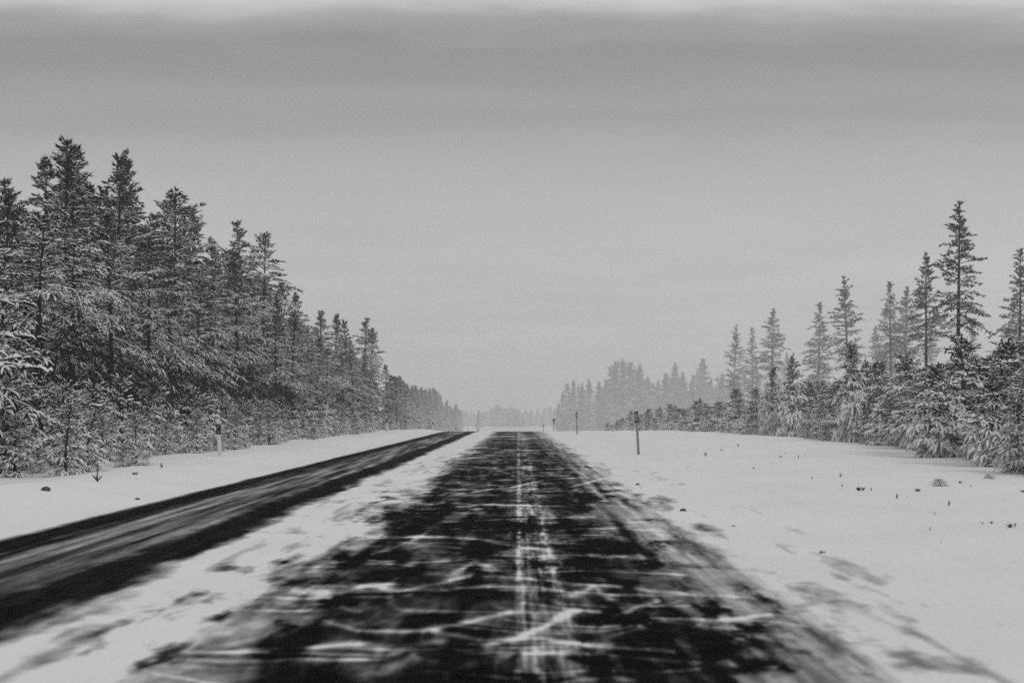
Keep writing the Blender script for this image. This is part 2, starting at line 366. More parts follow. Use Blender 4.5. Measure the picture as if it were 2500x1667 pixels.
# ------------------------------------------------------------------ pines
def shoots_to_geo(g, Sx, sides, rings, needles, rs, jit=.22):
    """Sx rows: p(3) dir(3) len rad droop load"""
    A = np.array(Sx); n = len(A)
    p, d, L, r, dr, ld = A[:, 0:3], unit(A[:, 3:6]), A[:, 6], A[:, 7], A[:, 8], A[:, 9]
    f = np.linspace(0, 1, rings)
    P = p[:, None] + d[:, None] * (f[None, :, None] * L[:, None, None])
    P[..., 2] -= dr[:, None] * L[:, None] * f[None] ** 2
    prof = np.interp(f, [0, .18, .65, .9, 1], [.55, .92, 1.0, .85, .22])
    R = r[:, None] * prof[None] * (.75 + .5 * rs.random((n, rings)))
    bul = np.clip(ld, 0, 1) * .8
    tubes(g, P, R, sides, ld, 0, bul, jit, rs)
    if needles:
        k = needles
        fi = rs.random((n, k)) * .95 + .05
        base = p[:, None] + d[:, None] * (fi[..., None] * L[:, None, None]); base[..., 2] -= dr[:, None] * L[:, None] * fi ** 2
        o = unit(rs.normal(size=(n, k, 3))); o[..., 2] = np.where((o[..., 2] > .3) & (ld[:, None] > .45), -o[..., 2], o[..., 2])
        dirn = unit(o + d[:, None] * .9)
        ln = (r * 1.5 + .035)[:, None] * (.7 + .6 * rs.random((n, k)))
        w = unit(np.cross(dirn, rs.normal(size=(n, k, 3)))) * (.10 * ln)[..., None]
        tri = np.stack([base - w, base + w, base + dirn * (ln + r[:, None] * .6)[..., None]], 2)
        b = g.verts(tri.reshape(-1, 3), -2.0)
        g.tris(b + np.arange(n * k * 3).reshape(-1, 3), 0, False)

def make_pine(name, H, cb, spread, seed, whorl=.42, per=5, shoot=(.17, .30), rad=(.032, .055), load=(.75, .25), droop=.5,
              topang=58, botang=-8, prof=.75, twig=1.0, sides=4, rings=4, needles=6, trunk_r=.13, twin=False, gaps=.12, clump=5, leader=True, up=0.0, mess=1.0, scat=.5, jit=.22, low=None, nmat=None, lvar=(.42, 1.2), thin=0.0):
    rs = np.random.default_rng(seed); r = random.Random(seed)
    g = Geo(); Sh = []; Br = []
    lean = [(0, 0), (r.uniform(-.25, .25), r.uniform(-.2, .2))]
    wob = [r.uniform(-1, 1) for _ in range(4)]
    def axis(z):
        f = z / H; return np.array([lean[1][0] * f * f + .05 * math.sin(3 * f + wob[0]), lean[1][1] * f * f + .05 * math.sin(4 * f + wob[1]), z])
    tops = [(H, 0.0, 0)]
    if twin: tops.append((H * .955, .35 + .1 * r.random(), r.uniform(0, 6.28)))
    z = cb * H; wi = 0
    while z < H - .12:
        u = (z - cb * H) / (H * (1 - cb))
        if u < .3: env = (.55 + 1.5 * u)
        else: env = 1.0
        env *= max(0.05, (1 - u)) ** prof
        n = per + r.randint(-1, 1)
        a0 = r.uniform(0, 6.28)
        lfac = r.uniform(.75, 1.12)
        for k in range(max(2, n)):
            if r.random() < gaps: continue
            az = a0 + k * 6.283 / n + r.uniform(-.5, .5) * mess
            L = spread * env * lfac * r.uniform(*lvar) + .08
            el = math.radians(botang + (topang - botang) * u ** 1.5 + r.uniform(-13, 13) * mess)
            dr = droop * (1 - u * .75) * r.uniform(.6, 1.25)
            p0 = axis(min(H - .1, z + r.uniform(-.5, .5) * whorl * mess)); dh = np.array([math.cos(az), math.sin(az), 0])
            ld = load[0] + (load[1] - load[0]) * u ** .8 + r.uniform(-.15, .15)
            f = np.linspace(0, 1, 5)
            pts = p0 + dh * (np.cos(el) * L * f)[:, None]; pts[:, 2] += math.sin(el) * L * f - dr * L * f ** 2 * .55
            side = np.array([-dh[1], dh[0], 0]); pts += side * (r.uniform(-.12, .12) * L * f ** 2)[:, None]
            if low is not None:                                          # sheltered lower boughs catch less snow and thin out
                if u < .38 and r.random() < .32: continue
                ld += (low - load[0]) * max(0, 1 - u / .42) + r.uniform(-.2, .2)
            Br.append((pts, .006 + .012 * L, ld - .1))
            nt = max(2, int((2 + L * 4.2) * twig))
            for q in range(nt):
                fq = .22 + .78 * (q + r.random() * .7) / nt
                fq = min(fq, 1.0); bp = np.array([np.interp(fq, f, pts[:, c]) for c in range(3)])
                i = min(3, int(fq * 4)); tang = unit(pts[i + 1] - pts[i])
                sg = 1 if q % 2 else -1
                td = unit(tang * .75 + side * sg * r.uniform(.45, 1.0) + np.array([0, 0, r.uniform(-.25, .3) + .25 * u]))
                tl = (.16 * min(1, L / .8) + .02 + .34 * L * (1.15 - fq)) * r.uniform(.6, 1.2)
                tl = min(tl, .75)
                ns = max(2, int(clump * (.5 + tl * 1.6)))
                for s_ in range(ns):
                    fs = r.uniform(.25, 1)
                    sp = bp + td * tl * fs; sp = sp - np.array([0, 0, dr * tl * fs * fs * .5])
                    sd = unit(td + np.array([r.gauss(0, scat), r.gauss(0, scat), r.gauss(0, .6 * scat) + .5 * u * u + up])) 
                    Sh.append(np.concatenate([sp, sd, [r.uniform(*shoot) * (.75 + .35 * (1 - u)), r.uniform(*rad) * (1 - thin * min(1, max(0, (u - .45) / .4))), dr * r.uniform(.5, 1.3) * .9, ld + r.uniform(-.2, .2)]]))
            td = unit(pts[-1] - pts[-2])
            Sh.append(np.concatenate([pts[-1], td, [shoot[1], rad[1] * (1 - thin * min(1, max(0, (u - .45) / .4))), dr * .6, ld]]))
        z += whorl * r.uniform(.75, 1.2) * (1 - .35 * u)
    if leader:
        tp = axis(H - .15)
        for k in range(6):
            a = r.uniform(0, 6.28); e = r.uniform(.15, .6) if k else 0
            Sh.append(np.concatenate([tp - [0, 0, .04 * k], [math.cos(a) * e, math.sin(a) * e, 1], [shoot[1] * (1.0 if k else 1.25), rad[0] * .8, 0, load[1] - .25]]))
    for (ht, off, az) in tops[1:]:
        bp = axis(H * .72); tip = axis(ht) + np.array([math.cos(az) * off, math.sin(az) * off, 0])
        f = np.linspace(0, 1, 5); pts = bp + (tip - bp) * f[:, None]; Br.append((pts, .05, .1))
        for q in range(60):
            fq = r.uniform(.35, 1); a = r.uniform(0, 6.28); p = bp + (tip - bp) * fq; e = .9 * (1.15 - fq) ** .8
            dd = np.array([math.cos(a), math.sin(a), .7])
            l = e * .55 * r.uniform(.4, 1)
            Sh.append(np.concatenate([p + unit(dd) * l, unit(dd + [0, 0, .3]), [r.uniform(*shoot), r.uniform(*rad), 0, load[1]]]))
        Sh.append(np.concatenate([tip - [0, 0, .1], [0, 0, 1], [shoot[1], rad[0], 0, load[1] - .2]]))
    shoots_to_geo(g, Sh, sides, rings, needles, rs, jit)
    P = np.array([b[0] for b in Br]); R0 = np.array([b[1] for b in Br]); ld = np.array([b[2] for b in Br])
    tubes(g, P, R0[:, None] * np.linspace(1, .3, 5)[None], 4, ld, 1, np.clip(ld, 0, 1))
    crown = g.mesh(name + '_crown', [nmat or M_NEEDLE, M_BARK])
    gt = Geo(); zs = np.concatenate([[-.35, 0, .2], np.linspace(.08 * H, H - .05, 12)])
    P = np.array([[axis(z) for z in zs]]); Rr = trunk_r * np.maximum(.06, (1 - zs / H)) ** .8; Rr[:2] *= 1.25
    tubes(gt, P, Rr[None], 9, 0.1, 0, 0, .06, rs)
    if cb > .15:                                                         # dead snags on the bare stem
        St = []
        for q in range(int(cb * H * 3)):
            zz_ = r.uniform(.25, cb) * H if cb > .25 else r.uniform(.4, cb * H + .4); a = r.uniform(0, 6.28); l = r.uniform(.15, .7)
            p0 = axis(zz_); St.append([p0, p0 + np.array([math.cos(a) * l * .5, math.sin(a) * l * .5, .02]), p0 + np.array([math.cos(a) * l, math.sin(a) * l, -.12 * l])])
        if St: tubes(gt, np.array(St), np.tile(np.array([[.016, .011, .004]]), (len(St), 1)), 4, .6, 0, 0)
    return dict(crown=crown, trunk=gt.mesh(name + '_trunk', [M_TRUNK]), H=H, n=len(Sh))

fk = dict(clump=6, needles=4, sides=4, rings=3, shoot=(.11, .22), rad=(.016, .032), load=(.90, .30), low=.22, whorl=.34, droop=1.0, gaps=.15, botang=-16, topang=72, up=.08, scat=.65, jit=.32)
FOREST = [make_pine('forest_pine', 10, .26, 2.5, 11, twin=True, **fk), make_pine('forest_pine', 10, .34, 2.15, 12, prof=.68, **fk),
          make_pine('forest_pine', 10, .22, 2.35, 13, twin=True, prof=.8, **fk), make_pine('forest_pine', 10, .38, 2.1, 14, prof=.7, **fk),
          make_pine('forest_pine', 10, .30, 2.6, 16, prof=.6, **fk)]
STEMMY = [make_pine('stem_pine', 10, .50, 2.2, 15, prof=.55, **dict(fk, load=(.85, .35)))]
sk = dict(shoot=(.08, .17), rad=(.014, .026), droop=.42, needles=4, sides=4, rings=3, clump=6, gaps=.2, up=.15, whorl=.32, per=7, twig=1.3, lvar=(.28, 1.3), mess=2.6, scat=.7)
SLIM = [make_pine('slim_pine', 12, .46, 2.15, 21, load=(.36, .12), topang=55, botang=2, prof=.95, trunk_r=.16, **sk),
        make_pine('slim_pine', 12, .48, 1.8, 22, load=(.36, .12), topang=52, botang=-4, prof=.9, trunk_r=.15, **sk),
        make_pine('slim_pine', 12, .40, 1.8, 23, load=(.40, .15), topang=50, botang=-8, prof=.95, trunk_r=.15, **sk)]
ak = dict(whorl=.5, per=6, shoot=(.25, .45), rad=(.045, .08), sides=3, rings=3, needles=3, clump=3.2)
FAR = [make_pine('far_pine', 12, .06, 2.2, 31, load=(.6, .25), **ak), make_pine('far_pine', 12, .1, 1.9, 32, load=(.6, .25), prof=.95, **ak),
       make_pine('far_pine', 12, .1, 2.5, 33, load=(.55, .2), prof=.65, **ak), make_pine('far_pine', 12, .05, 2.1, 34, load=(.65, .2), prof=.8, twin=True, **ak)]
kw = dict(nmat=M_FROST, whorl=.25, per=7, shoot=(.12, .26), rad=(.022, .040), load=(1.22, .26), droop=1.2, scat=.7, jit=.42, mess=1.4, topang=68, botang=12, prof=.5, twig=1.15, sides=6, rings=5, thin=.4, 
          needles=6, trunk_r=.05, gaps=.10, clump=3.8, lvar=(.4, 1.2))
YOUNG = [make_pine('young_pine', 3, .03, 1.15, 41, **kw), make_pine('young_pine', 3, .05, 1.05, 42, **kw),
         make_pine('young_pine', 3, .02, 1.3, 43, **kw), make_pine('young_pine', 3, .06, .95, 44, **kw), make_pine('young_pine', 3, .03, 1.2, 45, **kw)]
BIG = [make_pine('bowed_pine', 5.2, .03, 1.75, 46, **dict(kw, nmat=M_NEEDLE, load=(1.0, .4), shoot=(.09, .18), rad=(.014, .026), clump=4, twig=1.1, whorl=.25, droop=1.0, scat=.95, needles=9, sides=5, rings=4, prof=.45, trunk_r=.09))]
kw2 = dict(kw, shoot=(.08, .16), rad=(.014, .025), load=(1.1, .5), needles=10, sides=5, rings=5, whorl=.2, twig=1.1, clump=3.6, droop=1.0, prof=.55)
SAPL = [make_pine('sapling', 2, .03, .66, 51, **kw2), make_pine('sapling', 2, .03, .6, 52, **kw2), make_pine('sapling', 2, .02, .8, 53, **kw2)]

def mesh_arrays(me):
    v = np.empty(len(me.vertices) * 3, np.float32); me.vertices.foreach_get('co', v)
    l = np.empty(len(me.loops), np.int32); me.loops.foreach_get('vertex_index', l)
    st = np.empty(len(me.polygons), np.int32); me.polygons.foreach_get('loop_start', st)
    mi = np.empty(len(me.polygons), np.int32); me.polygons.foreach_get('material_index', mi)
    a = np.empty(len(me.vertices), np.float32); me.attributes['snow_load'].data.foreach_get('value', a)
    return v.reshape(-1, 3), l, st, mi, a
MINI = [make_pine('mini_pine', 12, .05, w, sd, whorl=1.15, per=5, shoot=(.6, 1.1), rad=(.12, .20), sides=3, rings=3, needles=0, clump=1.2, twig=.42, load=(.6, .25), prof=pf)
        for w, sd, pf in ((2.2, 61, .75), (1.9, 62, .95), (2.4, 63, .65))]
def wood_mass(name, spots, label):
    """a far wood that reads as one mass: many small pines joined into one mesh; spots are (px, tip py, d, wide)"""
    V, Lp, ST, MI, AT = [], [], [], [], []; nv = nl = 0
    for px, py, d, w in spots:
        p = MINI[rnd.randrange(3)]; x = X(px, d); z0 = gz(x, d); h = max(2, Z(py, d) - z0); k = h / p['H']; a = rnd.uniform(0, 6.283)
        for me, mo in ((p['crown'], 0), (p['trunk'], 2)):
            v, l, st, mi, at = mesh_arrays(me)
            q = np.stack([(v[:, 0] * math.cos(a) - v[:, 1] * math.sin(a)) * k * w + x, (v[:, 0] * math.sin(a) + v[:, 1] * math.cos(a)) * k * w + d, v[:, 2] * k + z0], 1)
            V.append(q); Lp.append(l + nv); ST.append(st + nl); MI.append(mi + mo); AT.append(at); nv += len(v); nl += len(l)
    me = bpy.data.meshes.new(name); V = np.concatenate(V); Lp = np.concatenate(Lp); ST = np.concatenate(ST)
    me.vertices.add(len(V)); me.vertices.foreach_set('co', V.astype(np.float32).ravel()); me.loops.add(len(Lp)); me.loops.foreach_set('vertex_index', Lp)
    me.polygons.add(len(ST)); me.polygons.foreach_set('loop_start', ST); me.polygons.foreach_set('material_index', np.concatenate(MI))
    for m in (M_NEEDLE, M_BARK, M_TRUNK): me.materials.append(m)
    me.attributes.new('snow_load', 'FLOAT', 'POINT').data.foreach_set('value', np.concatenate(AT)); me.update(calc_edges=True); me.validate()
    return tag(add(name, me), label, 'wood', None, 'stuff')

def plant(name, proto, x, y, h, label, cat, group=None, wide=1.0, tilt=0.0, rz=None):
    s = h / proto['H']
    o = add(name, None, None, (x, y, gz(x, y) - .03)); o.empty_display_size = .3
    o.rotation_euler = (0, tilt, rnd.uniform(0, 6.283) if rz is None else rz); o.scale = (s * wide, s * wide, s)
    add('trunk', proto['trunk'], o); add('crown', proto['crown'], o)
    return tag(o, label, cat, group)
def tip_tree(name, proto, px, py, d, label, cat='tree', group=None, wide=1.0, tilt=0.0):
    x = X(px, d); h = Z(py, d) - gz(x, d)
    return plant(name, proto, x, d, max(.5, h), label, cat, group, wide, tilt)

# --- the forest beyond the oncoming lane: trees that make its skyline
F = FOREST
SKY = [
 (160, 340, 44, F[0], 1.0, 'tallest pine of the forest beyond the oncoming lane, dark spire above its neighbours'),
 (204, 362, 51, F[2], .95, 'broad pine just behind the tallest forest pine, its tip slightly lower'),
 (98, 395, 45, F[1], 1.0, 'open topped snowy pine just left of the tallest pine in the forest'),
 (42, 450, 41, F[3], 1.1, 'snowy pine at the left picture edge, second step down from the tallest pine'),
 (4, 470, 37, F[0], 1.0, 'snow loaded pine cut by the left picture edge, above the big drooping boughs'),
 (292, 385, 55, F[1], 1.0, 'tall pine with a pointed top, next right of the tallest forest pine'),
 (324, 392, 63, F[2], .95, 'tall pine whose tip stands close behind the pointed one right of the tallest'),
 (392, 484, 59, F[3], 1.1, 'pine left of the bare dark stem, lower than the tall pair beside it'),
 (424, 482, 52, STEMMY[0], 1.15, 'pine with a long bare black stem showing at the forest edge'),
 (455, 505, 66, F[0], .95, 'pine sloping away right of the bare black stem, third step down the forest skyline'),
 (527, 592, 80, F[1], 1.0, 'small topped pine set back in the dip before the pointed conical pine'),
 (598, 550, 78, F[3], .92, 'pointed conical pine standing alone above the middle of the forest skyline'),
 (643, 580, 76, STEMMY[0], .95, 'ragged flat-branched pine leaning out beside the pointed conical pine'),
 (690, 690, 86, F[2], 1.0, 'snowy pine below the ragged flat-branched one, sloping to the gap in the skyline'),
 (728, 722, 97, F[1], 1.0, 'twiggy pale topped pine in the skyline step after the ragged pine'),
 (786, 757, 98, F[0], .9, 'first of the even row of pines halfway down the forest, with a sharp tip'),
 (815, 768, 101, F[2], .9, 'second of the even row of pines halfway down the forest, bushy'),
 (846, 786, 104, F[1], 1.0, 'lowest of the even row of pines halfway down the forest'),
 (885, 780, 109, F[3], 1.0, 'last tall dark pine before the forest skyline drops towards the crest'),
 (905, 800, 112, F[0], .9, 'pine tucked against the far side of the last tall dark pine'),
 (945, 893, 122, F[1], 1.2, 'round topped pine beside the drop of the forest skyline near the second marker post'),
]
rot = -.02
for px, py, d, pr, w, lab in SKY:
    tip_tree('pine_tree', pr, px, py, d, lab, 'tree', 'pines on the skyline of the forest beyond the oncoming lane', w * 1.1, rot)
# the heavy boughs close to the camera
plant('pine_tree', BIG[0], -10.3, 25.2, 5.7, 'close pine at the left picture edge with big boughs bowed under thick snow', 'tree', None, 1.05, 0, 1.0)
plant('pine_tree', BIG[0], -11.2, 29.0, 4.6, 'second bowed pine, just behind the close one with big snowy boughs', 'tree', None, .85, 0, 2.0)

sx = [-400, 0, 42, 98, 160, 230, 300, 335, 400, 455, 510, 560, 600, 650, 700, 760, 800, 850, 900, 930, 960, 1000, 1050, 1085, 1110, 1150]
sy = [560, 480, 460, 410, 360, 420, 410, 430, 500, 530, 610, 600, 590, 640, 720, 770, 790, 810, 830, 900, 915, 938, 948, 975, 990, 1000]
taken = []
def free(x, y, r):
    for a, b in taken:
        if abs(a - x) < r and abs(b - y) < r * 1.3: return False
    taken.append((x, y)); return True
rr = random.Random(99)
cnt = 0; tries = 0
while cnt < 150 and tries < 16000:
    tries += 1
    d = 26 * (5.2 ** rr.random()); L = -10.6 - 17 * rr.random() ** 1.15
    px = VX + L * FPX / d
    if px < -330: continue
    if not free(L, d, 1.25 + .004 * d): continue
    lim = Z(np.interp(px, sx, sy) + 20, d) - gz(L, d)
    h = min(lim * rr.uniform(.74, .99), 12.0)
    if h < 2.5: continue
    pr = F[rr.randrange(5)] if rr.random() < .8 else STEMMY[0]
    k = 0 if d < 45 else 1 if d < 80 else 2
    plant('pine_tree', pr, L, d, h, ('snow flecked pine in the dark forest behind the bowed pines and tall saplings', 'snow flecked pine in the dark forest between the bare black stem and the conical pine',
          'snow flecked pine in the dark forest past the conical pine, before the crest')[k], 'tree',
          ('pines inside the near end of the forest', 'pines inside the middle of the forest', 'pines inside the far end of the forest')[k], rr.uniform(1.0, 1.35) * (1.15 if h < 6 else 1), rot)
    cnt += 1
# the forest where it recedes over the crest
for i in range(64):
    px = 955 + 170 * ((i + rr.random()) / 64); d = float(np.interp(px, [955, 1000, 1050, 1085, 1125], [150, 300, 470, 610, 800])) * rr.uniform(.95, 1.2)
    top = np.interp(px, sx, sy) + rr.choice([0, 3, 8, 14]) + rr.uniform(-5, 7)
    tip_tree('pine_tree', FAR[i % 4], px, top, d, 'grey pine in the row fading into haze past the crest, along the oncoming lane', 'tree',
             'hazy pines past the crest on the forest side', rr.uniform(.85, 1.15))
tip_tree('pine_tree', FAR[1], 1167, 1000, 760, 'lone faint narrow pine standing off the end of the fading forest row', 'tree', None, .7)

# --- saplings and undergrowth at the forest foot
for i, (px, py, by, lab) in enumerate([(165, 985, 1172, 'tall snow draped sapling in front of the forest, nearest the dark stone'),
                           (215, 1000, 1168, 'snow draped sapling just right of the tallest sapling at the forest foot'),
                           (335, 1010, 1150, 'drooping snowy sapling with a dark stem, midway between the seedling and the near white post'),
                           (300, 1085, 1152, 'knee high snowy sapling on the forest fringe above the three pronged seedling')]):
    x, d = gp(px, by); tip_tree('sapling', SAPL[i % 3], px, py, d, lab, 'sapling', 'saplings along the forest foot', 1.15)
for i in range(140):
    d = 22 * (5.3 ** ((i + rr.random()) / 140)); L = -8.9 - rr.random() ** 1.4 * 2.0
    h = rr.uniform(.6, 2.1) * (1 if L < -9.5 else .6)
    plant('sapling', SAPL[rr.randrange(3)], L, d, h, ('small snow covered sapling at the forest foot before the nearest white marker post', 'small snow covered sapling at the forest foot between the first and second white posts',
          'small snow covered sapling at the forest foot past the second white post')[0 if d < 34 else 1 if d < 77 else 2], 'sapling',
          ('saplings before the nearest white post', 'saplings between the white posts', 'saplings past the second white post')[0 if d < 34 else 1 if d < 77 else 2], rr.uniform(1.0, 1.35))

# --- the thicket of young pines behind the open snowfield
def edge(d): return float(np.interp(d, [20, 26, 34, 45, 62, 77, 90, 120, 250], [8.6, 9.3, 10.7, 12.2, 13.2, 12.3, 11.0, 10.2, 10]))
rb = random.Random(5)
FRONT = [(2490, 985, 1172, 'snow bowed young pine closest to the camera, cut by the right picture edge', YOUNG[2], 1.05),
         (2425, 935, 1150, 'snow bowed young pine beside the closest one, with hanging white fingers', YOUNG[0], 1.1),
         (2352, 835, 1122, 'tallest young pine of the thicket, upright dark top under the tallest bare stemmed pine', YOUNG[3], 1.15),
         (2300, 900, 1128, 'wide snow bowed young pine in front of the tallest young pine', YOUNG[2], 1.1),
         (2078, 850, 1085, 'young pine with a dark candle-like tip poking above the thicket', YOUNG[3], .62),
         (2118, 893, 1082, 'young pine with a short dark tip, beside the candle tipped one', YOUNG[1], .7),
         (1885, 905, 1068, 'dark little spruce-like pine at the far end of the thicket', YOUNG[3], .6),
         (1935, 880, 1070, 'bare twigged dark young pine near the far end of the thicket', YOUNG[1], .62)]
for px, py, by, lab, pr, w in FRONT:
    x, d = gp(px, by); taken.append((x, d)); tip_tree('young_pine', pr, px, py, d + 1.0, lab, 'young pine', 'young pines at the front of the thicket', w)
taken2 = []
cnt = 0; tries = 0
while cnt < 235 and tries < 12000:
    tries += 1
    d = 24 * (7.5 ** rb.random()); L = edge(d) + .5 + rb.random() ** 1.2 * (9 + .03 * d)
    px = VX + L * FPX / d
    if px > 2680: continue
    r = .72 + .005 * d
    if any(abs(a - L) < r and abs(b - d) < r * 1.6 for a, b in taken2): continue
    taken2.append((L, d)); cnt += 1
    k = L - edge(d)
    h = (rb.uniform(1.2, 2.1) if k < 1.3 else rb.uniform(2.2, 3.2)) * float(np.interp(d, [70, 95], [1, .72]))
    plant('young_pine', YOUNG[rb.randrange(5)], L, d, h, ('snow smothered young pine at the near thicket end, below the tallest bare stemmed pine', 'snow smothered young pine in the middle thicket, around the candle tipped young pine',
          'small hazy young pine at the far end of the thicket, past the dark little pine')[0 if d < 48 else 1 if d < 80 else 2], 'young pine',
          ('young pines in the near thicket', 'young pines in the middle thicket', 'young pines in the far thicket')[0 if d < 48 else 1 if d < 80 else 2], rb.uniform(1.0, 1.3) * (1.25 if h < 2 else 1), 0)
for i in range(60):
    d = 24 * (4.2 ** ((i + rb.random()) / 60)); L = edge(d) - .1 + rb.random() * .8
    plant('snowy_shrub', SAPL[rb.randrange(3)], L, d, rb.uniform(.25, .8), 'low snow capped shrub on the rim of the thicket bordering the open snowfield', 'shrub',
          'low shrubs on the rim of the thicket', rb.uniform(1.2, 1.7))

# --- bare stemmed seed pines above the thicket
SEED = [(2335, 495, 82, SLIM[0], 1.0, 'tallest bare stemmed pine, dark crown high above the young thicket'),
        (2262, 622, 110, SLIM[1], 1.0, 'slender dark pine just left of the tallest bare stemmed pine'),
        (2489, 610, 112, SLIM[2], 1.1, 'slim pine half out of the picture beyond the tallest bare stemmed pine'),
        (2178, 690, 165, SLIM[2], 1.1, 'nearer of two grey pines whose crowns merge above the thicket'),
        (2208, 704, 185, SLIM[1], 1.1, 'farther of two grey pines whose crowns merge above the thicket'),
        (2072, 678, 160, SLIM[0], 1.0, 'broad based grey pine standing alone above the candle tipped young pine'),
        (1996, 740, 210, SLIM[2], 1.15, 'grey pine between the two lone pines, its crown reaching low'),
        (1884, 757, 235, SLIM[1], 1.2, 'grey pine with a dense crown above the dark little pine of the thicket'),
        (1838, 800, 290, SLIM[2], .95, 'pale slim pine, the middle of three lone stems before the far wood'),
        (1790, 796, 270, SLIM[0], .85, 'pale slim pine nearest the far wood, its long thin stem bare'),
        (1925, 862, 390, SLIM[1], 1.0, 'faint small pine seen in the gap behind the dense crowned grey pine'),
        (2138, 798, 300, SLIM[1], 1.0, 'faint pine left of the merged pair, half lost in haze'),
        (2378, 790, 330, SLIM[2], 1.0, 'faint pine peeping out just behind the tallest bare stemmed pine'),
        (2436, 842, 380, SLIM[0], .8, 'faint thin pine in the bright gap near the picture edge'),
        (2462, 835, 330, SLIM[1], .9, 'faint thicker pine beside the thin one in the bright gap'),
        (2275, 780, 300, SLIM[0], .8, 'faint pine behind the slender dark pine, only its top showing')]
for px, py, d, pr, w, lab in SEED:
    tip_tree('pine_tree', pr, px, py, d * (1.38 if d > 150 else 1), lab, 'tree', 'bare stemmed pines above the thicket', w, -.018)

# --- the far wood across the valley
fx = [1364, 1372, 1385, 1400, 1420, 1440, 1462, 1480, 1500, 1522, 1540, 1562, 1580, 1605, 1625, 1648, 1670, 1690, 1716, 1735, 1760, 1800, 1850, 1900, 1980]
fy = [985, 955, 938, 930, 938, 926, 935, 928, 886, 878, 888, 892, 922, 928, 915, 888, 912, 920, 880, 925, 915, 918, 928, 925, 925]
ORD = 'first second third fourth fifth sixth seventh eighth ninth tenth eleventh twelfth thirteenth fourteenth fifteenth sixteenth seventeenth eighteenth nineteenth twentieth twenty-first twenty-second twenty-third twenty-fourth twenty-fifth'.split()
for i, (a, b) in enumerate(zip(fx, fy)):
    d = 740 + rb.uniform(-20, 40)
    lab = {1500: 'left half of the twin topped clump, tallest in the far hazy wood', 1522: 'right half of the twin topped clump, tallest in the far hazy wood',
           1648: 'pointed pine standing above the middle of the far hazy wood', 1716: 'narrow pointed pine above the far hazy wood, next to the lone stems',
           1364: 'end tree of the far hazy wood, closest to the road'}.get(a, ORD[i] + ' pine from the road end along the front of the far hazy wood')
    tip_tree('pine_tree', FAR[i % 4], a, b, d, lab, 'tree', 'pines along the front of the far wood', rb.uniform(.85, 1.1))
spots = []
for i in range(66):
    px = 1385 + 680 * (i + rb.random()) / 66
    spots.append((px, np.interp(px, fx, fy) + rb.uniform(8, 36), 785 + 120 * rb.random(), rb.uniform(.9, 1.3)))
wood_mass('far_wood', spots, 'misty mass of pines behind the front row of the far wood')
spots = []
for i in range(70):
    px = 1112 + 255 * (i + rb.random()) / 70
    spots.append((px, 1004 + 5 * math.sin(px * .045) + rb.uniform(-8, 10), 1130 + 300 * rb.random(), rb.uniform(1.3, 2.0)))
wood_mass('valley_wood', spots, 'barely visible band of pines on the valley floor where the road fades out')

# ------------------------------------------------------------------ roadside marker posts
def prism(outline_bottom, outline_top, z0, z1, cap=True):
    """closed tapered prism between two outlines (lists of x,y)"""
    g = Geo(); n = len(outline_bottom)
    z0 = z0 if hasattr(z0, '__len__') else [z0] * n; z1 = z1 if hasattr(z1, '__len__') else [z1] * n
    v = [(x, y, z) for (x, y), z in zip(outline_bottom, z0)] + [(x, y, z) for (x, y), z in zip(outline_top, z1)]
    b = g.verts(v, 0)
    g.quads([[b + i, b + (i + 1) % n, b + n + (i + 1) % n, b + n + i] for i in range(n)], 0, False)
    for base, rev in ((0, True), (n, False)):
        idx = [b + base + i for i in range(n)]
        if rev: idx = idx[::-1]
        for i in range(1, n - 1): g.tris([[idx[0], idx[i], idx[i + 1]]], 0, False)
    return g
def round_slab(w, t):
    c = .3 * min(w, t)
    return [(-w / 2 + c, -t / 2), (w / 2 - c, -t / 2), (w / 2, -t / 2 + c), (w / 2, t / 2 - c), (w / 2 - c, t / 2), (-w / 2 + c, t / 2), (-w / 2, t / 2 - c), (-w / 2, -t / 2 + c)]
def disc(r, t, n=14):
    g = Geo(); a = np.arange(n) * 2 * np.pi / n
    v = np.concatenate([np.stack([r * np.cos(a), 0 * a, r * np.sin(a)], 1), np.stack([r * .8 * np.cos(a), 0 * a - t, r * .8 * np.sin(a)], 1), [[0, -t * 1.25, 0]]])
    b = g.verts(v, 0); i = np.arange(n); j = (i + 1) % n
    g.quads(b + np.stack([i, j, n + j, n + i], 1), 0); g.tris(b + np.stack([n + i, n + j, np.full(n, 2 * n)], 1), 0); return g
def post_meshes():
    H = 1.03; w, t = .092, .05
    pole = prism(round_slab(w * 1.08, t * 1.1), round_slab(w * .95, t), -.25, H).mesh('pole', [M_WHITE])
    o = round_slab(w + .008, t + .008); sl = [-.16 * x for x, y in o]
    band = prism(o, o, [.60 + s for s in sl], [.885 + s for s in sl]).mesh('band', [M_BLACK])
    return pole, band, disc(.021, .008).mesh('reflector', [M_REFL])
PM = post_meshes()
def white_post(x, y, h, label, tilt, yaw=0):
    o = add('marker_post', None, None, (x, y, gz(x, y))); s = h / 1.03; o.scale = (1, 1, s); o.rotation_euler = (0, tilt, yaw)
    add('pole', PM[0], o); add('black_band', PM[1], o)
    for z in (.82, .665):
        r = add('reflector', PM[2], o, (-.004, -.0295, z)); r.scale = (1, 1, 1 / s)
    return tag(o, label, 'marker post', 'white marker posts along the oncoming lane')
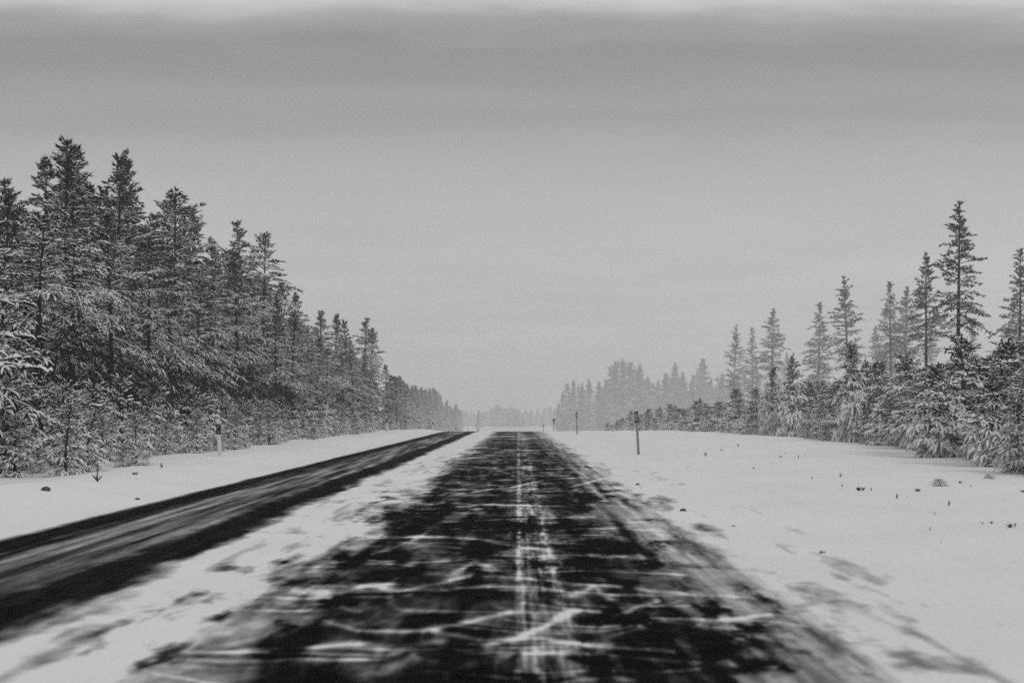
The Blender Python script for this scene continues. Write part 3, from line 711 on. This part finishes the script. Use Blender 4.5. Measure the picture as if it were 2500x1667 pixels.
for px, top, base, d, lab in [
  (537, 1027, 1133, 34, 'nearest white marker post before the forest, black slanted band with two round reflectors'),
  (946, 1020, 1062, 77, 'second white marker post along the forest, halfway to the crest'),
  (1058, 1031, 0, 118, 'third small marker post along the forest, dark headed, just past the snow bank'),
  (1113, 1043, 0, 161, 'fourth tiny marker post along the oncoming lane, in the haze past the crest'),
  (1144, 1046, 0, 202, 'farthest tiny marker post along the oncoming lane, hardly visible at the crest')]:
    x = X(px, d); g0 = gz(x, d); h = max(.9, Z(top, d) - g0)
    white_post(x, d, min(h, 1.3), lab, -.055)
def dark_post_meshes():
    H = 1.3; w, t = .082, .045
    pole = prism(round_slab(w, t), round_slab(w * .8, t * .85), -.25, H - .33).mesh('pole', [M_GREY])
    o = round_slab(.108, .05); sl = [.30 * x for x, y in o]
    head = prism(o, o, [H - .335 + s for s in sl], [H + s for s in sl]).mesh('head', [M_BLACK])
    r = [(-.026, -.004), (.026, -.004), (.026, .004), (-.026, .004)]; s2 = [.30 * x for x, y in r]
    refl = prism(r, r, [-.115 + s for s in s2], [.115 + s for s in s2]).mesh('reflector', [M_REFL])
    return pole, head, refl
DM = dark_post_meshes()
def dark_post(x, y, h, label, tilt, yaw=0):
    o = add('marker_post', None, None, (x, y, gz(x, y))); s = h / 1.3; o.scale = (1, 1, s); o.rotation_euler = (0, tilt, yaw)
    add('pole', DM[0], o); hd = add('black_head', DM[1], o); r = add('reflector', DM[2], hd, (-.006, -.0275, 1.3 - .168))
    return tag(o, label, 'marker post', 'black headed marker posts beside the snowfield')
x, d = X(1559, 39.7), 39.7; dark_post(x, d, Z(1004, d) - gz(x, d), 'tall near marker post on the snowfield, black head framing a grey reflector', -.055)
x, d = X(1409, 80), 80; dark_post(x, d, Z(1006, d) - gz(x, d), 'second black headed marker post on the snowfield, in front of the far wood', -.03)
x, d = X(1327, 170), 170; dark_post(x, d, Z(1036, d) - gz(x, d), 'faint thin marker post past the crest on the snowfield side', 0)
def sign_post():
    d = 133; x = X(1352, d); o = add('signpost', None, None, (x, d, gz(x, d))); h = Z(1022, d) - gz(x, d)
    add('pole', prism(round_slab(.07, .05), round_slab(.06, .045), -.2, h - .02).mesh('pole', [M_GREY]), o)
    add('crossbar', prism(round_slab(.34, .05), round_slab(.34, .05), h - .20, h - .10).mesh('crossbar', [M_BLACK]), o)
    add('top_plate', prism(round_slab(.12, .06), round_slab(.12, .06), h - .44, h + .03).mesh('top_plate', [M_BLACK]), o)
    tag(o, 'small hazy signpost with a short crossbar beyond the crest beside the road', 'signpost')
sign_post()

# ------------------------------------------------------------------ weeds, seedlings and stones that poke through the snow
def weed_mesh(seed, n, h, spread, r0=.012, leafy=0):
    r = random.Random(seed); rs = np.random.default_rng(seed); g = Geo(); P = []; R = []; Sh = []
    for i in range(n):
        a = r.uniform(0, 6.28); l = h * r.uniform(.5, 1); s = spread * r.uniform(.2, 1)
        f = np.linspace(0, 1, 4); p = np.stack([math.cos(a) * s * f + r.uniform(-.02, .02), math.sin(a) * s * f, -.05 + (l + .05) * f - .1 * l * f ** 2], 1)
        P.append(p); R.append(r0 * np.array([1, .9, .8, .4]) * r.uniform(.7, 1.2))
        for k in range(leafy):
            fi = r.uniform(.35, 1); q = p[0] + (p[-1] - p[0]) * fi
            Sh.append(np.concatenate([q, [r.gauss(0, .5), r.gauss(0, .5), .8], [r.uniform(.05, .11), r.uniform(.010, .02), .2, .35]]))
    tubes(g, np.array(P), np.array(R), 5, 0, 0)
    if Sh: shoots_to_geo(g, Sh, 4, 3, 5, rs)
    return g.mesh('weed', [M_WEED if not leafy else M_NEEDLE])
WE = [weed_mesh(1, 3, .22, .06, .016), weed_mesh(2, 2, .20, .10, .018), weed_mesh(3, 4, .13, .10, .014), weed_mesh(4, 5, .10, .14, .016, 2), weed_mesh(5, 3, .16, .05, .018, 2)]
WH = [.22, .20, .13, .10, .16]
def weed(px, py, m, hp, label, group=None, name='dry_weed', cat='weed'):
    x, d = gp(px, py); o = add(name, WE[m], None, (x, d, gz(x, d))); o.scale = (.8 * hp * d / FPX / WH[m],) * 3; o.rotation_euler = (0, 0, rnd.uniform(0, 6.28))
    return tag(o, label, cat, group)
weed(2052, 1166, 0, 18, 'upright dark weed with a side twig, tallest on the snowfield before the thicket')
weed(2189, 1222, 1, 17, 'leaning dark weed stalk in the middle of the snowfield')
weed(2316, 1246, 1, 19, 'hooked dark weed with a lying twig, below the leafy clump on the snowfield')
weed(1722, 1118, 0, 17, 'slim weed stalk standing in the snow nearest the tall marker post')
weed(1949, 1123, 1, 12, 'leaning weed stalk at the back of the snowfield below the far thicket')
GW = 'dark weed tips scattered over the snowfield'
for i, (px, py, hp) in enumerate([(2058, 1194, 8), (2101, 1204, 13), (2127, 1203, 9), (2215, 1220, 5), (2241, 1206, 9), (2282, 1262, 6), (2399, 1288, 9), (2420, 1288, 6), (2270, 1302, 7), (2296, 1330, 5),
                              (2008, 1352, 8), (2060, 1367, 5), (2095, 1361, 5), (2497, 1212, 9), (1802, 1092, 9), (1918, 1110, 6), (1905, 1122, 5), (1983, 1172, 7), (1808, 1213, 5), (1840, 1140, 4), (1680, 1140, 4),
                              (1640, 1200, 4), (1790, 1286, 5), (1590, 1160, 4), (2160, 1245, 5), (2465, 1300, 12), (2478, 1299, 9), (2400, 1466, 5), (2345, 1190, 7), (2370, 1200, 6), (1700, 1096, 5), (1762, 1100, 5)]):
    weed(px, py, [2, 3, 4][i % 3], hp * rb.uniform(.8, 1.1), 'small dark weed tip poking out of the open snowfield', GW)
weed(395, 1163, 4, 11, 'tiny dark seedling close to the forest edge, nearest the white post'); weed(330, 1180, 3, 8, 'tiny low weed between the pronged seedling and the forest fringe')
def leafy_clump(px, py, s, label):
    x, d = gp(px, py); o = plant('weed_clump', SAPL[1], x, d, .17 * s, label, 'weed clump', None, 4.2)
leafy_clump(2300, 1196, .85, 'sprawling leafy weed clump half buried in snow below the thicket')
leafy_clump(2420, 1180, .6, 'small snowy weed clump close to the front of the thicket')
def seedling():
    x, d = gp(238, 1200); o = add('pine_seedling', None, None, (x, d, gz(x, d)))
    g = Geo(); P = np.array([[[0, 0, -.05], [.0, 0, .08], [0, 0, .17], [.005, 0, .26]]]); tubes(g, P, np.array([[.010, .010, .009, .003]]), 6, 0, 0)
    add('stem', g.mesh('stem', [M_WEED]), o)
    for a, l in ((-.75, .14), (.7, .12), (-.35, .10)):
        g = Geo(); f = np.linspace(0, 1, 4); P = np.stack([math.sin(a) * l * f, .02 * f, .01 + math.cos(a) * l * f], 1)[None]
        tubes(g, P, np.array([[.008, .012, .010, .003]]), 5, 0, 0); add('branch', g.mesh('branch', [M_WEED]), o)
    tag(o, 'little three pronged pine seedling alone in the snow before the forest', 'seedling')
seedling()
def stone(px, py, r, label):
    x, d = gp(px, py); rs = np.random.default_rng(int(px)); g = Geo(); n, k = 10, 6; th = np.arange(n) * 2 * np.pi / n
    v = []
    for i in range(k):
        ph = -.5 + i / (k - 1) * 2.07
        v += [[math.cos(ph) * r * math.cos(t) * (1 + .25 * (rs.random() - .5)) * 1.2, math.cos(ph) * r * math.sin(t) * (1 + .25 * (rs.random() - .5)), r * .85 * math.sin(ph)] for t in th]
    b = g.verts(v, 0); i = np.arange(k - 1)[:, None] * n; j = np.arange(n)[None]; j2 = (j + 1) % n
    g.quads(b + np.stack([i + j, i + j2, i + n + j2, i + n + j], -1), 0)
    g.tris([[b + (k - 1) * n, b + (k - 1) * n + q, b + (k - 1) * n + q + 1] for q in range(1, n - 1)], 0)
    o = add('stone', g.mesh('stone', [M_STONE]), None, (x, d, gz(x, d) + r * .2)); tag(o, label, 'stone')
stone(112, 1226, .055, 'round black stone lying on the snow bank before the forest')
stone(336, 1220, .03, 'small flat grey stone on the bank beside the oncoming lane')
stone(1668, 1248, .035, 'dark pebble on the snow shoulder of the near lane')
stone(1557, 1184, .03, 'small dark pebble in the snow below the tall marker post')

# ------------------------------------------------------------------ the hazy winter air
def haze(x0, x1, y0, y1, z0, z1, dens):
    g = Geo(); b = g.verts([(x, y, z) for z in (z0, z1) for y in (y0, y1) for x in (x0, x1)], 0)
    g.quads([[0, 2, 3, 1], [4, 5, 7, 6], [0, 1, 5, 4], [2, 6, 7, 3], [0, 4, 6, 2], [1, 3, 7, 5]], 0, False)
    m = bpy.data.materials.new('snow haze'); m.use_nodes = True; t = m.node_tree; t.nodes.clear()
    o = t.nodes.new('ShaderNodeOutputMaterial'); v = t.nodes.new('ShaderNodeVolumePrincipled'); t.links.new(v.outputs[0], o.inputs['Volume'])
    v.inputs['Color'].default_value = (.97, .97, .97, 1); v.inputs['Density'].default_value = dens; v.inputs['Anisotropy'].default_value = 0.0
    tag(add('haze', g.mesh('haze', [m])), 'pale snow laden air over the whole valley', kind='stuff')
haze(-950, 950, -75, 1540, -12.2, 42, .00124)
